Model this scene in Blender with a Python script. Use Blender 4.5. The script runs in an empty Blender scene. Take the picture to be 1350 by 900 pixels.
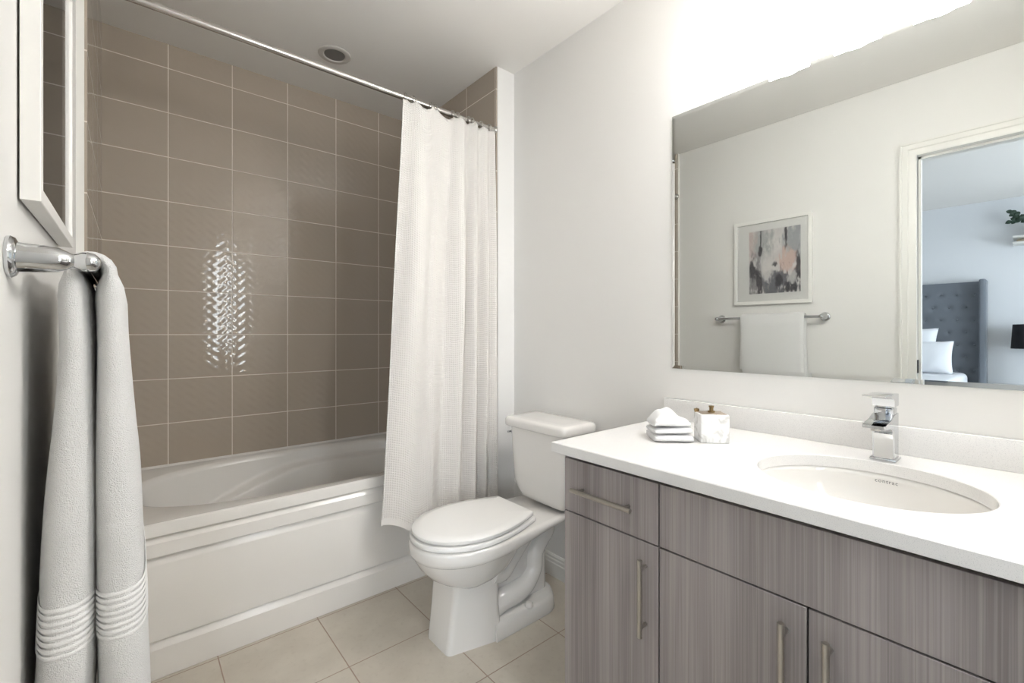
import bpy, bmesh, math, random
from mathutils import Vector, Matrix, noise
random.seed(7)
S = bpy.context.scene
C = S.collection
PI = math.pi
# ------------------------------------------------------------------ camera, world, exposure
cam_d = bpy.data.cameras.new('camera'); cam = bpy.data.objects.new('camera', cam_d); C.objects.link(cam)
cam.location = (0, 0, 1.14)
cam.rotation_euler = (PI/2, 0, -math.radians(40.035))
cam_d.sensor_width = 36; cam_d.sensor_fit = 'HORIZONTAL'
cam_d.lens = 596.4/1350*36
cam_d.shift_y = -(450-439.26)/1350
cam_d.clip_start = 0.02
S.camera = cam
S.view_settings.view_transform = 'Standard'; S.view_settings.look = 'None'
S.view_settings.gamma = 1; S.view_settings.use_curve_mapping = False
S.view_settings.exposure = 1.0
w = bpy.data.worlds.new('sky'); S.world = w; w.use_nodes = True
w.node_tree.nodes['Background'].inputs[0].default_value = (.62, .78, 1, 1)
w.node_tree.nodes['Background'].inputs[1].default_value = 1.0
LAMP = 18.5          # opal lamp shades over the mirror
BED_WIN = 5.8       # bedroom window daylight
ADDED_WIN = 8.0      # unseen frosted window, added for the reflection in the tiles

# key planes (metres)
W = 1.526; XL = -.123; TL = -.10; TR = 1.41; D = 2.651; H = 2.49
YS = 1.80; YSL = 1.80; YB = -.37
BX = -3.67; BY0 = -2.3; BY1 = 2.4; WT = .12

# ------------------------------------------------------------------ node helpers
def lin(c):
    return tuple(((v/255)/12.92 if v/255 <= .04045 else ((v/255+.055)/1.055)**2.4) for v in c) + (1,)
class NT:
    def __init__(s, name):
        m = bpy.data.materials.new(name); m.use_nodes = True; s.m = m; s.t = m.node_tree
        s.b = s.t.nodes['Principled BSDF']
    def n(s, typ, **k):
        nd = s.t.nodes.new(typ)
        for a, v in k.items(): setattr(nd, a, v)
        return nd
    def l(s, a, b): s.t.links.new(a, b)
    def val(s, sock, v):
        if isinstance(v, (int, float)): sock.default_value = v
        elif isinstance(v, tuple): sock.default_value = v
        else: s.l(v, sock)
    def math(s, op, a, b=0.0, c=None):
        nd = s.n('ShaderNodeMath', operation=op); s.val(nd.inputs[0], a); s.val(nd.inputs[1], b)
        if c is not None: s.val(nd.inputs[2], c)
        return nd.outputs[0]
    def mix(s, f, a, b):
        nd = s.n('ShaderNodeMix', data_type='RGBA'); s.val(nd.inputs[0], f); s.val(nd.inputs[6], a); s.val(nd.inputs[7], b)
        return nd.outputs[2]
    def ramp(s, v, a, b, c=0., d=1.):
        nd = s.n('ShaderNodeMapRange'); s.val(nd.inputs[0], v)
        for i, q in enumerate((a, b, c, d)): nd.inputs[i+1].default_value = q
        return nd.outputs[0]
    def pos(s, uv=False):
        tc = s.n('ShaderNodeTexCoord'); sp = s.n('ShaderNodeSeparateXYZ'); s.l(tc.outputs['UV' if uv else 'Object'], sp.inputs[0]); return tc.outputs['UV' if uv else 'Object'], sp.outputs
    def noise(s, vec, scale, detail=3, sc=(1, 1, 1)):
        mp = s.n('ShaderNodeMapping'); s.l(vec, mp.inputs[0]); mp.inputs['Scale'].default_value = sc
        nd = s.n('ShaderNodeTexNoise'); s.l(mp.outputs[0], nd.inputs[0]); nd.inputs['Scale'].default_value = scale; nd.inputs['Detail'].default_value = detail
        return nd.outputs[0]
    def bump(s, h, dist, strength=1.0):
        nd = s.n('ShaderNodeBump'); s.val(nd.inputs['Height'], h); nd.inputs['Distance'].default_value = dist; nd.inputs['Strength'].default_value = strength
        s.l(nd.outputs[0], s.b.inputs['Normal'])
    def set(s, **k):
        for a, v in k.items(): s.val(s.b.inputs[a.replace('_', ' ')], v)
        return s
def plain(name, col, rough=.5, metal=0., **k):
    t = NT(name); t.set(Base_Color=lin(col), Roughness=rough, Metallic=metal)
    for a, v in k.items(): t.val(t.b.inputs[a.replace('_', ' ')], v)
    return t.m
def paint(name, col, rough=.6):
    t = NT(name); v, _ = t.pos(); n = t.noise(v, 350, 2)
    t.set(Base_Color=lin(col), Roughness=rough); t.bump(n, .0004, .25); return t.m
def tile_mat(name, axis, off, pitch, zoff, zp, col, grout):
    t = NT(name); v, o = t.pos()
    u = t.math('DIVIDE', t.math('SUBTRACT', o[axis], off), pitch)
    r = t.math('DIVIDE', t.math('SUBTRACT', o[2], zoff), zp)
    def edge(q, p):
        f = t.math('FRACT', q); return t.math('MULTIPLY', t.math('MINIMUM', f, t.math('SUBTRACT', 1.0, f)), p)
    d = t.math('MINIMUM', edge(u, pitch), edge(r, zp))
    m = t.ramp(d, .0016, .0025)
    cb = t.n('ShaderNodeCombineXYZ'); t.l(t.math('FLOOR', u), cb.inputs[0]); t.l(t.math('FLOOR', r), cb.inputs[1])
    wn = t.n('ShaderNodeTexWhiteNoise'); t.l(cb.outputs[0], wn.inputs[0])
    tint = t.math('MULTIPLY_ADD', wn.outputs[0], .05, .975)
    hsv = t.n('ShaderNodeHueSaturation'); hsv.inputs['Color'].default_value = lin(col); t.l(tint, hsv.inputs['Value'])
    t.l(t.mix(m, lin(grout), hsv.outputs[0]), t.b.inputs['Base Color'])
    t.l(t.math('MULTIPLY_ADD', m, -.74, .82), t.b.inputs['Roughness'])
    # shallow ripples: upright lens-shaped waves, staggered row by row
    a = t.math('MULTIPLY', u, 2*PI*6.0); b = t.math('MULTIPLY', r, 2*PI*5.0)
    w1 = t.math('SINE', t.math('ADD', a, t.math('MULTIPLY', t.math('SINE', b), 1.3)))
    w2 = t.math('SINE', t.math('ADD', b, t.math('MULTIPLY', t.math('SINE', t.math('MULTIPLY', a, .5)), 1.5)))
    hw = t.math('ADD', t.math('MULTIPLY', w1, .00010), t.math('MULTIPLY', w2, .00013))
    h = t.math('ADD', t.math('MULTIPLY', m, .0010), t.math('MULTIPLY', hw, m))
    t.bump(h, 1.0, 1.0)
    t.b.inputs['Specular IOR Level'].default_value = .5
    return t.m
def floor_mat():
    t = NT('floor_tile'); v, o = t.pos()
    u = t.math('DIVIDE', t.math('SUBTRACT', o[0], .232), .337); r = t.math('DIVIDE', t.math('SUBTRACT', o[1], 1.205), .337)
    def edge(q):
        f = t.math('FRACT', q); return t.math('MULTIPLY', t.math('MINIMUM', f, t.math('SUBTRACT', 1.0, f)), .337)
    m = t.ramp(t.math('MINIMUM', edge(u), edge(r)), .0013, .0024)
    n1 = t.noise(v, 6, 5); n2 = t.noise(v, 60, 3)
    base = t.mix(t.ramp(n1, .3, .7), lin((198, 189, 175)), lin((213, 205, 191)))
    base = t.mix(t.ramp(n2, .55, .75, 0, .3), base, lin((182, 171, 156)))
    t.l(t.mix(m, lin((172, 150, 134)), base), t.b.inputs['Base Color'])
    t.l(t.math('MULTIPLY_ADD', m, -.4, .8), t.b.inputs['Roughness'])
    t.bump(m, .0008, 1.0); return t.m
def wood_mat(name, dark, light, axis_scale):
    t = NT(name); v, o = t.pos()
    n1 = t.noise(v, 1.0, 2, (14, 14, .5)); n2 = t.noise(v, 1.0, 3, (230, 230, 1.6)); n3 = t.noise(v, 1.0, 2, (420, 420, 3))
    c = t.mix(t.ramp(n1, .32, .68), lin(dark), lin(light))
    c = t.mix(t.ramp(n2, .44, .68, 0, .32), c, lin((198, 190, 184)))
    c = t.mix(t.ramp(n3, .5, .7, 0, .28), c, lin((92, 84, 82)))
    t.l(c, t.b.inputs['Base Color']); t.set(Roughness=.42); t.bump(n2, .0004, .4); return t.m
def cloth_grid(name, col, cell, depth):
    t = NT(name); v, o = t.pos(uv=True)
    a = t.math('ABSOLUTE', t.math('SINE', t.math('MULTIPLY', o[0], PI/cell))); b = t.math('ABSOLUTE', t.math('SINE', t.math('MULTIPLY', o[1], PI/cell)))
    h = t.math('POWER', t.math('MULTIPLY', a, b), .6)
    t.set(Base_Color=lin(col), Roughness=.9); t.b.inputs['Sheen Weight'].default_value = .15
    t.bump(h, depth, 1.0); return t.m
def terry(name, col, scale=700, depth=.0045):
    t = NT(name); v, o = t.pos(); n = t.noise(v, scale, 3)
    n2 = t.noise(v, scale*.25, 2); h = t.math('ADD', n, t.math('MULTIPLY', n2, .6))
    t.set(Base_Color=lin(col), Roughness=1.0); t.b.inputs['Sheen Weight'].default_value = .3
    t.bump(h, depth, .8); return t.m
def emis(name, col, st, rough=.4):
    t = NT(name); t.set(Base_Color=(.8, .8, .8, 1), Roughness=rough, Emission_Color=col, Emission_Strength=st); return t.m
def pane_glass(name, rough=0.0):
    t = NT(name); t.t.nodes.remove(t.b)
    g = t.n('ShaderNodeBsdfGlossy'); g.inputs['Roughness'].default_value = rough
    tr = t.n('ShaderNodeBsdfTransparent'); fr = t.n('ShaderNodeFresnel'); fr.inputs[0].default_value = 1.45
    mx = t.n('ShaderNodeMixShader'); t.l(fr.outputs[0], mx.inputs[0]); t.l(tr.outputs[0], mx.inputs[1]); t.l(g.outputs[0], mx.inputs[2])
    out = [n for n in t.t.nodes if n.type == 'OUTPUT_MATERIAL'][0]; t.l(mx.outputs[0], out.inputs[0]); return t.m

M = {}
M['wall'] = paint('warm_white_paint', (237, 235, 231))
M['ceil'] = paint('ceiling_paint', (240, 237, 232), .8)
M['trim'] = plain('white_trim_paint', (236, 234, 228), .35)
TC = (180, 168, 153); GC = (232, 224, 214)
M['tileX'] = tile_mat('taupe_tile_long_wall', 0, .1299, .257, 2.3767, .2071, TC, GC)
M['tileY'] = tile_mat('taupe_tile_end_wall', 1, 2.068, .257, 2.3767, .2071, TC, GC)
M['floor'] = floor_mat()
M['bedwall'] = paint('pale_blue_bedroom_paint', (224, 226, 228))
M['bedfloor'] = plain('bedroom_carpet', (170, 165, 158), .95)
M['porc'] = plain('white_porcelain', (238, 235, 230), .08, Coat_Weight=.4)
M['acrylic'] = plain('white_acrylic', (240, 236, 230), .2)
M['seat'] = plain('white_seat_plastic', (244, 242, 238), .16)
M['chrome'] = plain('polished_chrome', (205, 207, 209), .05, 1.0)
M['nickel'] = plain('brushed_nickel', (188, 184, 178), .28, 1.0)
M['steel'] = plain('satin_rod_steel', (205, 202, 198), .2, 1.0)
M['gold'] = plain('antique_gold', (150, 128, 92), .35, 1.0)
M['dark'] = plain('gap_shade_and_dark_plate', (26, 23, 22), .8)
M['wood'] = wood_mat('grey_linear_wood', (134, 126, 125), (164, 156, 154), 0)
t = NT('white_quartz'); v, o = t.pos(); n = t.noise(v, 900, 1); n2 = t.noise(v, 14, 4)
c = t.mix(t.ramp(n, .6, .72), lin((238, 236, 233)), lin((206, 204, 203))); c = t.mix(t.ramp(n2, .5, .8, 0, .25), c, lin((226, 224, 222)))
t.l(c, t.b.inputs['Base Color']); t.set(Roughness=.16); M['quartz'] = t.m
t = NT('mirror_silver'); t.set(Base_Color=(.73, .75, .735, 1), Metallic=1.0, Roughness=0.0); M['mirror'] = t.m
M['glassedge'] = plain('polished_glass_edge', (214, 224, 217), .1)
M['curtain'] = cloth_grid('white_waffle_cloth', (236, 231, 225), .010, .0020)
M['hem'] = plain('curtain_hem_cloth', (236, 231, 225), .9)
M['towel'] = terry('white_terry', (248, 247, 245))
M['towelband'] = terry('white_terry_band', (249, 248, 246), 700, .0012)
M['wash'] = terry('white_washcloth', (247, 246, 245), 500, .003)
M['opal'] = emis('lit_opal_glass', (1, .99, .985, 1), LAMP)
M['winbed'] = emis('daylit_bedroom_window', (.80, .89, 1, 1), BED_WIN)
M['winadded'] = emis('added_frosted_window_glow', (.86, .93, 1, 1), ADDED_WIN)
M['frame'] = plain('white_picture_frame', (240, 238, 233), .4)
M['mat'] = plain('white_mount_board', (246, 245, 241), .8)
M['glass'] = pane_glass('picture_glass')
M['offlens'] = plain('unlit_lamp_lens', (120, 118, 114), .35)
M['ceiltrim'] = plain('ceiling_light_trim', (205, 200, 194), .45)
M['headboard'] = terry('slate_grey_velvet', (118, 124, 131), 300, .0006)
M['linen'] = plain('white_bed_linen', (238, 240, 244), .9)
M['black'] = plain('black_lamp_shade_fabric', (14, 17, 24), .8)
M['green'] = plain('dark_green_leaf', (46, 66, 52), .45)
M['toplate'] = plain('dull_brown_plate', (158, 144, 128), .4, .3)
M['cream'] = plain('cream_glazed_ceramic', (224, 208, 178), .3)
M['caulk'] = plain('white_caulk', (226, 222, 216), .5)
M['ink'] = plain('grey_print', (120, 118, 116), .5)
t = NT('white_marble'); v, o = t.pos(); n = t.noise(v, 22, 6)
n.node.inputs['Distortion'].default_value = 1.6
t.l(t.mix(t.ramp(n, .5, .62), lin((241, 240, 238)), lin((214, 212, 208))), t.b.inputs['Base Color']); t.set(Roughness=.18); M['marble'] = t.m

# ------------------------------------------------------------------ object helpers
def wloc(o):
    v = Vector((0, 0, 0))
    while o: v += o.location; o = o.parent
    return v
def finish(bm, ang=38):
    bmesh.ops.remove_doubles(bm, verts=bm.verts, dist=1e-6)
    bmesh.ops.recalc_face_normals(bm, faces=bm.faces)
    for f in bm.faces: f.smooth = True
    a = math.radians(ang)
    for e in bm.edges:
        if len(e.link_faces) == 2:
            if e.calc_face_angle(0) > a: e.smooth = False
def obj(name, bm, mat, parent=None, ang=38, origin=None, recalc=True):
    """link bm (world coordinates) as one mesh object; origin = object location for top-level meshes"""
    if recalc: finish(bm, ang)
    base = wloc(parent) if parent else Vector((0, 0, 0))
    o0 = Vector(origin) if origin else Vector((0, 0, 0))
    if parent: o0 = Vector((0, 0, 0))
    bmesh.ops.translate(bm, verts=bm.verts, vec=-(base+o0))
    me = bpy.data.meshes.new(name); bm.to_mesh(me); bm.free()
    for m in (mat if isinstance(mat, (list, tuple)) else [mat]): me.materials.append(m)
    o = bpy.data.objects.new(name, me); C.objects.link(o); o.location = o0
    if parent: o.parent = parent
    return o
def thing(name, label, cat, loc, group=None):
    o = bpy.data.objects.new(name, None); C.objects.link(o); o.location = loc; o.empty_display_size = .05
    o['label'] = label; o['category'] = cat
    if group: o['group'] = group
    return o
def tag(o, label, cat, group=None):
    o['label'] = label; o['category'] = cat
    if group: o['group'] = group
    return o
def struct(name, bm, mat, parent=None, **k):
    o = obj(name, bm, mat, parent, **k)
    if not parent: o['kind'] = 'structure'
    return o
def BM(): return bmesh.new()
def box(bm, x0, x1, y0, y1, z0, z1, bev=0, seg=2, mat=0, rot=None):
    r = bmesh.ops.create_cube(bm, size=1); vs = r['verts']
    bmesh.ops.scale(bm, vec=(x1-x0, y1-y0, z1-z0), verts=vs)
    if bev:
        es = list({e for v_ in vs for e in v_.link_edges})
        rb = bmesh.ops.bevel(bm, geom=es, offset=bev, segments=seg, profile=.5, affect='EDGES')
        vs = list({v_ for f in rb['faces'] for v_ in f.verts} | {v_ for v_ in vs if v_.is_valid})
    c = Vector(((x0+x1)/2, (y0+y1)/2, (z0+z1)/2))
    if rot: bmesh.ops.rotate(bm, cent=(0, 0, 0), matrix=rot, verts=vs)
    bmesh.ops.translate(bm, verts=vs, vec=c)
    for f in {f for v_ in vs for f in v_.link_faces}: f.material_index = mat
    return vs
def loft(bm, rings, closed=True, cap0=True, cap1=True, mat=0, ring_closed=True):
    R = [[bm.verts.new(p) for p in r] for r in rings]; n = len(R[0])
    fs = []
    for a, b in zip(R[:-1], R[1:]):
        for i in range(n if ring_closed else n-1):
            j = (i+1) % n
            try: fs.append(bm.faces.new((a[i], a[j], b[j], b[i])))
            except ValueError: pass
    if cap0 and ring_closed: fs.append(bm.faces.new(R[0][::-1]))
    if cap1 and ring_closed: fs.append(bm.faces.new(R[-1]))
    for f in fs: f.material_index = mat
    return R
def tube(bm, pts, rad, n=16, caps=True, mat=0):
    P = [Vector(p) for p in pts]; rings = []
    up = None
    for i, p in enumerate(P):
        d = (P[min(i+1, len(P)-1)]-P[max(i-1, 0)]).normalized()
        if up is None: up = Vector((0, 0, 1)) if abs(d.z) < .9 else Vector((1, 0, 0))
        a = d.cross(up).normalized(); up = a.cross(d).normalized()
        r = rad[i] if isinstance(rad, (list, tuple)) else rad
        rings.append([p+(a*math.cos(2*PI*k/n)+up*math.sin(2*PI*k/n))*r for k in range(n)])
    return loft(bm, rings, cap0=caps, cap1=caps, mat=mat)
def lathe(bm, prof, org, axis=(0, 0, 1), n=32, mat=0):
    ax = Vector(axis).normalized(); u = Vector((0, 0, 1)) if abs(ax.z) < .9 else Vector((1, 0, 0))
    a = ax.cross(u).normalized(); b = ax.cross(a)
    org = Vector(org)
    rings = [[org+ax*h+(a*math.cos(2*PI*k/n)+b*math.sin(2*PI*k/n))*max(r, 1e-5) for k in range(n)] for r, h in prof]
    return loft(bm, rings, mat=mat)
def catmull(pts, n=8):
    P = [Vector(p) for p in pts]; out = []
    for i in range(len(P)-1):
        p0 = P[max(i-1, 0)]; p1 = P[i]; p2 = P[i+1]; p3 = P[min(i+2, len(P)-1)]
        for k in range(n):
            t = k/n
            out.append(.5*((2*p1)+(-p0+p2)*t+(2*p0-5*p1+4*p2-p3)*t*t+(-p0+3*p1-3*p2+p3)*t**3))
    out.append(P[-1]); return out
def sellipse(cx, cy, a, b, e, n, z):
    r = []
    for k in range(n):
        t = 2*PI*k/n; c_, s_ = math.cos(t), math.sin(t)
        r.append((cx+a*math.copysign(abs(c_)**(2/e), c_), cy+b*math.copysign(abs(s_)**(2/e), s_), z))
    return r
def sm(t): t = max(0, min(1, t)); return t*t*(3-2*t)

# ================================================================== SETTING
bm = BM(); box(bm, XL-WT, W+.1, YB-.1, D+.1, -.1, 0); struct('floor', bm, M['floor'])
bm = BM(); box(bm, XL-WT, W+.1, YB-.1, D+.1, H, H+.1); struct('ceiling', bm, M['ceil'])
bm = BM(); box(bm, W, W+.1, YB-.1, YS, 0, H); struct('wall_right', bm, M['wall'])
DY0, DY1, DZ = -.31, .452, 2.075
bm = BM()
box(bm, XL-WT, XL, DY1+.02, D+.1, 0, H); box(bm, XL-WT, XL, YB-.1, DY0-.02, 0, H); box(bm, XL-WT, XL, DY0-.02, DY1+.02, DZ+.02, H)
struct('wall_left', bm, M['wall'])
bm = BM(); box(bm, XL, TR+.2, D, D+.1, 0, H); struct('wall_tub_long', bm, M['tileX'])
bm = BM(); box(bm, TR+.008, W+.1, YS, D, 0, H); struct('wall_stub_right', bm, M['wall'])
bm = BM(); box(bm, TR, TR+.008, YS+.004, D, 0, H); struct('wall_tub_right', bm, M['tileY'])
bm = BM(); box(bm, XL, TL-.006, YSL, D, 0, H); struct('wall_stub_left', bm, M['trim'])
bm = BM(); box(bm, TL-.006, TL, YSL+.004, D, 0, H); struct('wall_tub_left', bm, M['tileY'])
# back wall of the bathroom with an added unseen window for the bluish tile reflection
wx0, wx1, wz0, wz1 = .71, .84, .92, 2.02
bm = BM(); box(bm, XL, wx0, YB-.1, YB, 0, H); box(bm, wx1, W, YB-.1, YB, 0, H); box(bm, wx0, wx1, YB-.1, YB, 0, wz0); box(bm, wx0, wx1, YB-.1, YB, wz1, H)
struct('wall_back', bm, M['wall'])
bm = BM(); box(bm, wx0, wx1, YB-.07, YB-.06, wz0, wz1); win = struct('added_window', bm, M['winadded'])
bm = BM()
for a in ((wx0-.05, wx0+.008, wz0-.05, wz1+.05), (wx1-.008, wx1+.05, wz0-.05, wz1+.05), (wx0, wx1, wz0-.05, wz0+.008), (wx0, wx1, wz1-.008, wz1+.05)):
    box(bm, a[0], a[1], YB-.06, YB+.012, a[2], a[3], .003)
obj('window_frame', bm, M['trim'], win)
# door casing and jamb
def casing(bm, side):
    x0 = XL if side > 0 else XL-WT
    prof = [(0, 0), (.008, 0), (.012, .010), (.012, .03), (.016, .036), (.016, .058), (.019, .062), (.019, .070), (0, .070)]
    path = [(DY1, 0, 1, 0), (DY1, DZ, 1, 1), (DY0, DZ, -1, 1), (DY0, 0, -1, 0)]
    rings = []
    for y, z, sy, sz in path:
        rings.append([(x0+side*p, y+sy*q, z+sz*q) for p, q in prof])
    loft(bm, rings)
bm = BM(); casing(bm, 1); casing(bm, -1); tr = struct('trim_1', bm, M['trim'], ang=25)
bm = BM(); box(bm, XL-WT, XL, DY1, DY1+.018, 0, DZ); box(bm, XL-WT, XL, DY0-.018, DY0, 0, DZ); box(bm, XL-WT, XL, DY0, DY1, DZ, DZ+.018)
box(bm, XL-.075, XL-.04, DY1-.011, DY1, 0, DZ); box(bm, XL-.075, XL-.04, DY0, DY0+.011, 0, DZ); box(bm, XL-.075, XL-.04, DY0, DY1, DZ-.011, DZ)
struct('door_jamb', bm, M['trim'], tr)
bm = BM(); box(bm, XL-.038, XL-.002, DY1-.003, DY1, .93, 1.0, .001); o = obj('strike_plate', bm, M['dark'], tr)
# baseboards
def baseboard(bm, a, b, nrm):
    prof = [(0, 0), (.014, 0), (.014, .062), (.011, .066), (.011, .078), (.008, .083), (.008, .092), (.004, .10), (0, .10)]
    a = Vector(a); b = Vector(b); nn = Vector(nrm)
    loft(bm, [[p+nn*q+Vector((0, 0, z)) for q, z in prof] for p in (a, b)])
bm = BM(); baseboard(bm, (W, .905, 0), (W, YS, 0), (-1, 0, 0)); struct('baseboard_right', bm, M['trim'], ang=25)
bm = BM(); baseboard(bm, (XL, DY1+.07, 0), (XL, YSL, 0), (1, 0, 0)); struct('baseboard_left', bm, M['trim'], ang=25)
bm = BM(); baseboard(bm, (TR+.012, YS, 0), (W-.014, YS, 0), (0, -1, 0)); struct('baseboard_stub', bm, M['trim'], ang=25)
# bedroom shell
bm = BM(); box(bm, BX-.1, XL-WT, BY0-.1, BY1+.1, -.1, 0); struct('floor_bedroom', bm, M['bedfloor'])
bm = BM(); box(bm, BX-.1, XL-WT, BY0-.1, BY1+.1, H, H+.1); struct('ceiling_bedroom', bm, M['ceil'])
bm = BM(); box(bm, BX-.1, BX, BY0, BY1, 0, H); struct('wall_bedroom_far', bm, M['bedwall'])
bm = BM(); box(bm, BX-.1, XL-WT, BY1, BY1+.1, 0, H); struct('wall_bedroom_side', bm, M['bedwall'])
bx0, bx1 = -3.0, -.7
bm = BM(); box(bm, BX-.1, bx0, BY0-.1, BY0, 0, H); box(bm, bx1, XL-WT, BY0-.1, BY0, 0, H); box(bm, bx0, bx1, BY0-.1, BY0, 0, .5); box(bm, bx0, bx1, BY0-.1, BY0, 2.2, H)
struct('wall_bedroom_window', bm, M['bedwall'])
bm = BM(); box(bm, XL-WT-.012, XL-WT, YB-.1, DY0-.02, 0, H); box(bm, XL-WT-.012, XL-WT, BY0, YB-.1, 0, H); box(bm, XL-WT-.012, XL-WT, DY1+.02, BY1, 0, H); box(bm, XL-WT-.012, XL-WT, DY0-.02, DY1+.02, DZ+.02, H)
struct('wall_bedroom_near', bm, M['bedwall'])
bm = BM(); box(bm, bx0, bx1, BY0-.08, BY0-.07, .5, 2.2); win2 = struct('window_2', bm, M['winbed'])
bm = BM()
for a in ((bx0-.05, bx0+.03, .45, 2.25), (bx1-.03, bx1+.05, .45, 2.25), ((bx0+bx1)/2-.03, (bx0+bx1)/2+.03, .5, 2.2), (bx0, bx1, .45, .53), (bx0, bx1, 2.17, 2.25)):
    box(bm, a[0], a[1], BY0-.07, BY0+.012, a[2], a[3], .003)
obj('window_frame', bm, M['trim'], win2)

# ================================================================== BATHTUB
def make_tub():
    T = thing('bathtub', 'white alcove bathtub with stepped apron beneath the taupe tiled wall', 'bathtub', (.655, 2.26, 0))
    x0, x1 = TL+.001, TR-.001; yb = D-.001
    prof = [(1.884, .520), (1.875, .5215), (1.8695, .518), (1.868, .511), (1.868, .480), (1.871, .4765), (1.884, .474), (1.885, .472), (1.8755, .458), (1.873, .454), (1.8725, .4115), (1.875, .409),
            (1.893, .4055), (1.894, .403), (1.885, .381), (1.8835, .376), (1.8865, .250), (1.8885, .131), (1.890, .128), (1.902, .125), (1.903, .122), (1.893, .103), (1.8905, .098), (1.893, .001)]
    bm = BM()
    prof2 = prof+[(1.96, .001), (1.96, .45)]
    loft(bm, [[(x, y, z) for y, z in prof] for x in (x0, x1)], ring_closed=False)
    obj('apron', bm, M['acrylic'], T, ang=22)
    # basin shell: deck outline -> oval -> interior
    n = 128; cx, cy = .662, 2.268
    rings = []
    def rect(k):
        t = 2*PI*k/n; c_, s_ = math.cos(t), math.sin(t)
        e = 60
        return (c_, s_)
    hx, hy = (x1-x0)/2, (yb-1.884)/2
    rc = ((x0+x1)/2, (yb+1.884)/2)
    def rectring(z, ins=0):
        r = []
        for k in range(n):
            t = 2*PI*k/n; c_, s_ = math.cos(t), math.sin(t); m = max(abs(c_), abs(s_))
            r.append((rc[0]+(hx-ins)*c_/m, rc[1]+(hy-ins)*s_/m, z))
        return r
    def oval(ax, ay, z, e=2.6, ledge=0.):
        r = []
        for k in range(n):
            t = 2*PI*k/n
            c_, s_ = math.cos(t), math.sin(t)
            xx = cx+ax*math.copysign(abs(c_)**(2/e), c_); yy = cy+ay*math.copysign(abs(s_)**(2/e), s_)
            if ledge:
                # arm-rest ledge swelling out of the long sides, rising towards the drain end
                u = (xx+.06)/.80
                zl = .262+.20*sm(u); g = sm((zl-z)/.022)*sm(abs(s_)*1.6)*sm((u+.15)*3)
                yy -= math.copysign(ledge*g, s_)
            r.append((xx, yy, z))
        return r
    rings.append(rectring(.520)); 
    ax, ay = .665, .338
    rings.append(oval(ax+.012, ay+.010, .5195)); rings.append(oval(ax+.003, ay+.002, .517)); rings.append(oval(ax-.004, ay-.005, .510))
    for i in range(1, 51):
        q = i/50; z = .510-.37*q
        fl = q**2.2
        rings.append(oval(ax-.012-.13*q-.05*fl, ay-.010-.055*q-.035*fl, z, 2.6+.6*q, .045))
    last = .14
    rings.append(oval(ax-.23, ay-.14, .125, 3)); rings.append(oval(ax-.32, ay-.20, .12, 3))
    bm = BM(); loft(bm, rings, cap0=False, cap1=True)
    obj('basin', bm, M['acrylic'], T, ang=50)
    bm = BM(); lathe(bm, [(.034, 0), (.034, .004), (.026, .006), (.024, .003), (0, .003)], (1.12, cy, .1205)); obj('drain', bm, M['chrome'], T)
    bm = BM(); loft(bm, [[(x0, yb-a, z) for a, z in ((0, .519), (.007, .520), (.004, .527), (0, .530))] and [(x, yb-a, z) for a, z in ((0, .519), (.007, .5205), (.004, .527), (0, .530))] for x in (x0, x1)]); obj('caulk_bead', bm, M['caulk'], T)
make_tub()

# ================================================================== CURTAIN ROD, RINGS, CURTAIN
RY, RZ = 1.812, 2.168
R_ = thing('shower_curtain_rod', 'long satin steel shower curtain rod spanning the alcove above the tub', 'curtain rod', (.655, RY, RZ))
bm = BM(); tube(bm, [(TL+.004, RY, RZ), (TR-.004, RY, RZ)], .0125, 24); obj('pole', bm, M['steel'], R_)
for x, d in ((TL, 1), (TR, -1)):
    bm = BM(); lathe(bm, [(.021, 0), (.021, .005), (.019, .009), (.0145, .012), (.0142, .03), (.0127, .031)], (x+d*.0005, RY, RZ), (d, 0, 0)); obj('flange', bm, M['steel'], R_)
ring_s = [.03, .115, .28, .335, .52, .575, .70, .745, .85, .955]
def cur_x(s, v):   # v 0 top .. 1 bottom
    return (.893+.497*s)*(1-v)+(.792+.61*s)*v
def cur_y(s, v):
    K = ((0, .018), (.17, -.034), (.33, -.004), (.45, .034), (.575, -.036), (.66, .030), (.735, -.030), (.80, .030), (.865, -.024), (.93, .026), (1, -.004))
    q = s+.022*math.sin(2.6*v+6*s)*v*(1-s)*4*s-.035*(1-v)**2*math.sin(PI*s)
    q = max(0, min(1, q))
    for (s0, y0), (s1, y1) in zip(K[:-1], K[1:]):
        if q <= s1:
            u = (q-s0)/(s1-s0); f = y0+(y1-y0)*(.5-.5*math.cos(PI*u)); break
    f += .006*math.sin(17*s+5*v)*sm(v*3)+.003*math.sin(31*s-4*v)
    return 1.785-.004*sm(v)+f*(.38+.62*sm(v*2.0))-.016*v*(1-s)**2
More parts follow.
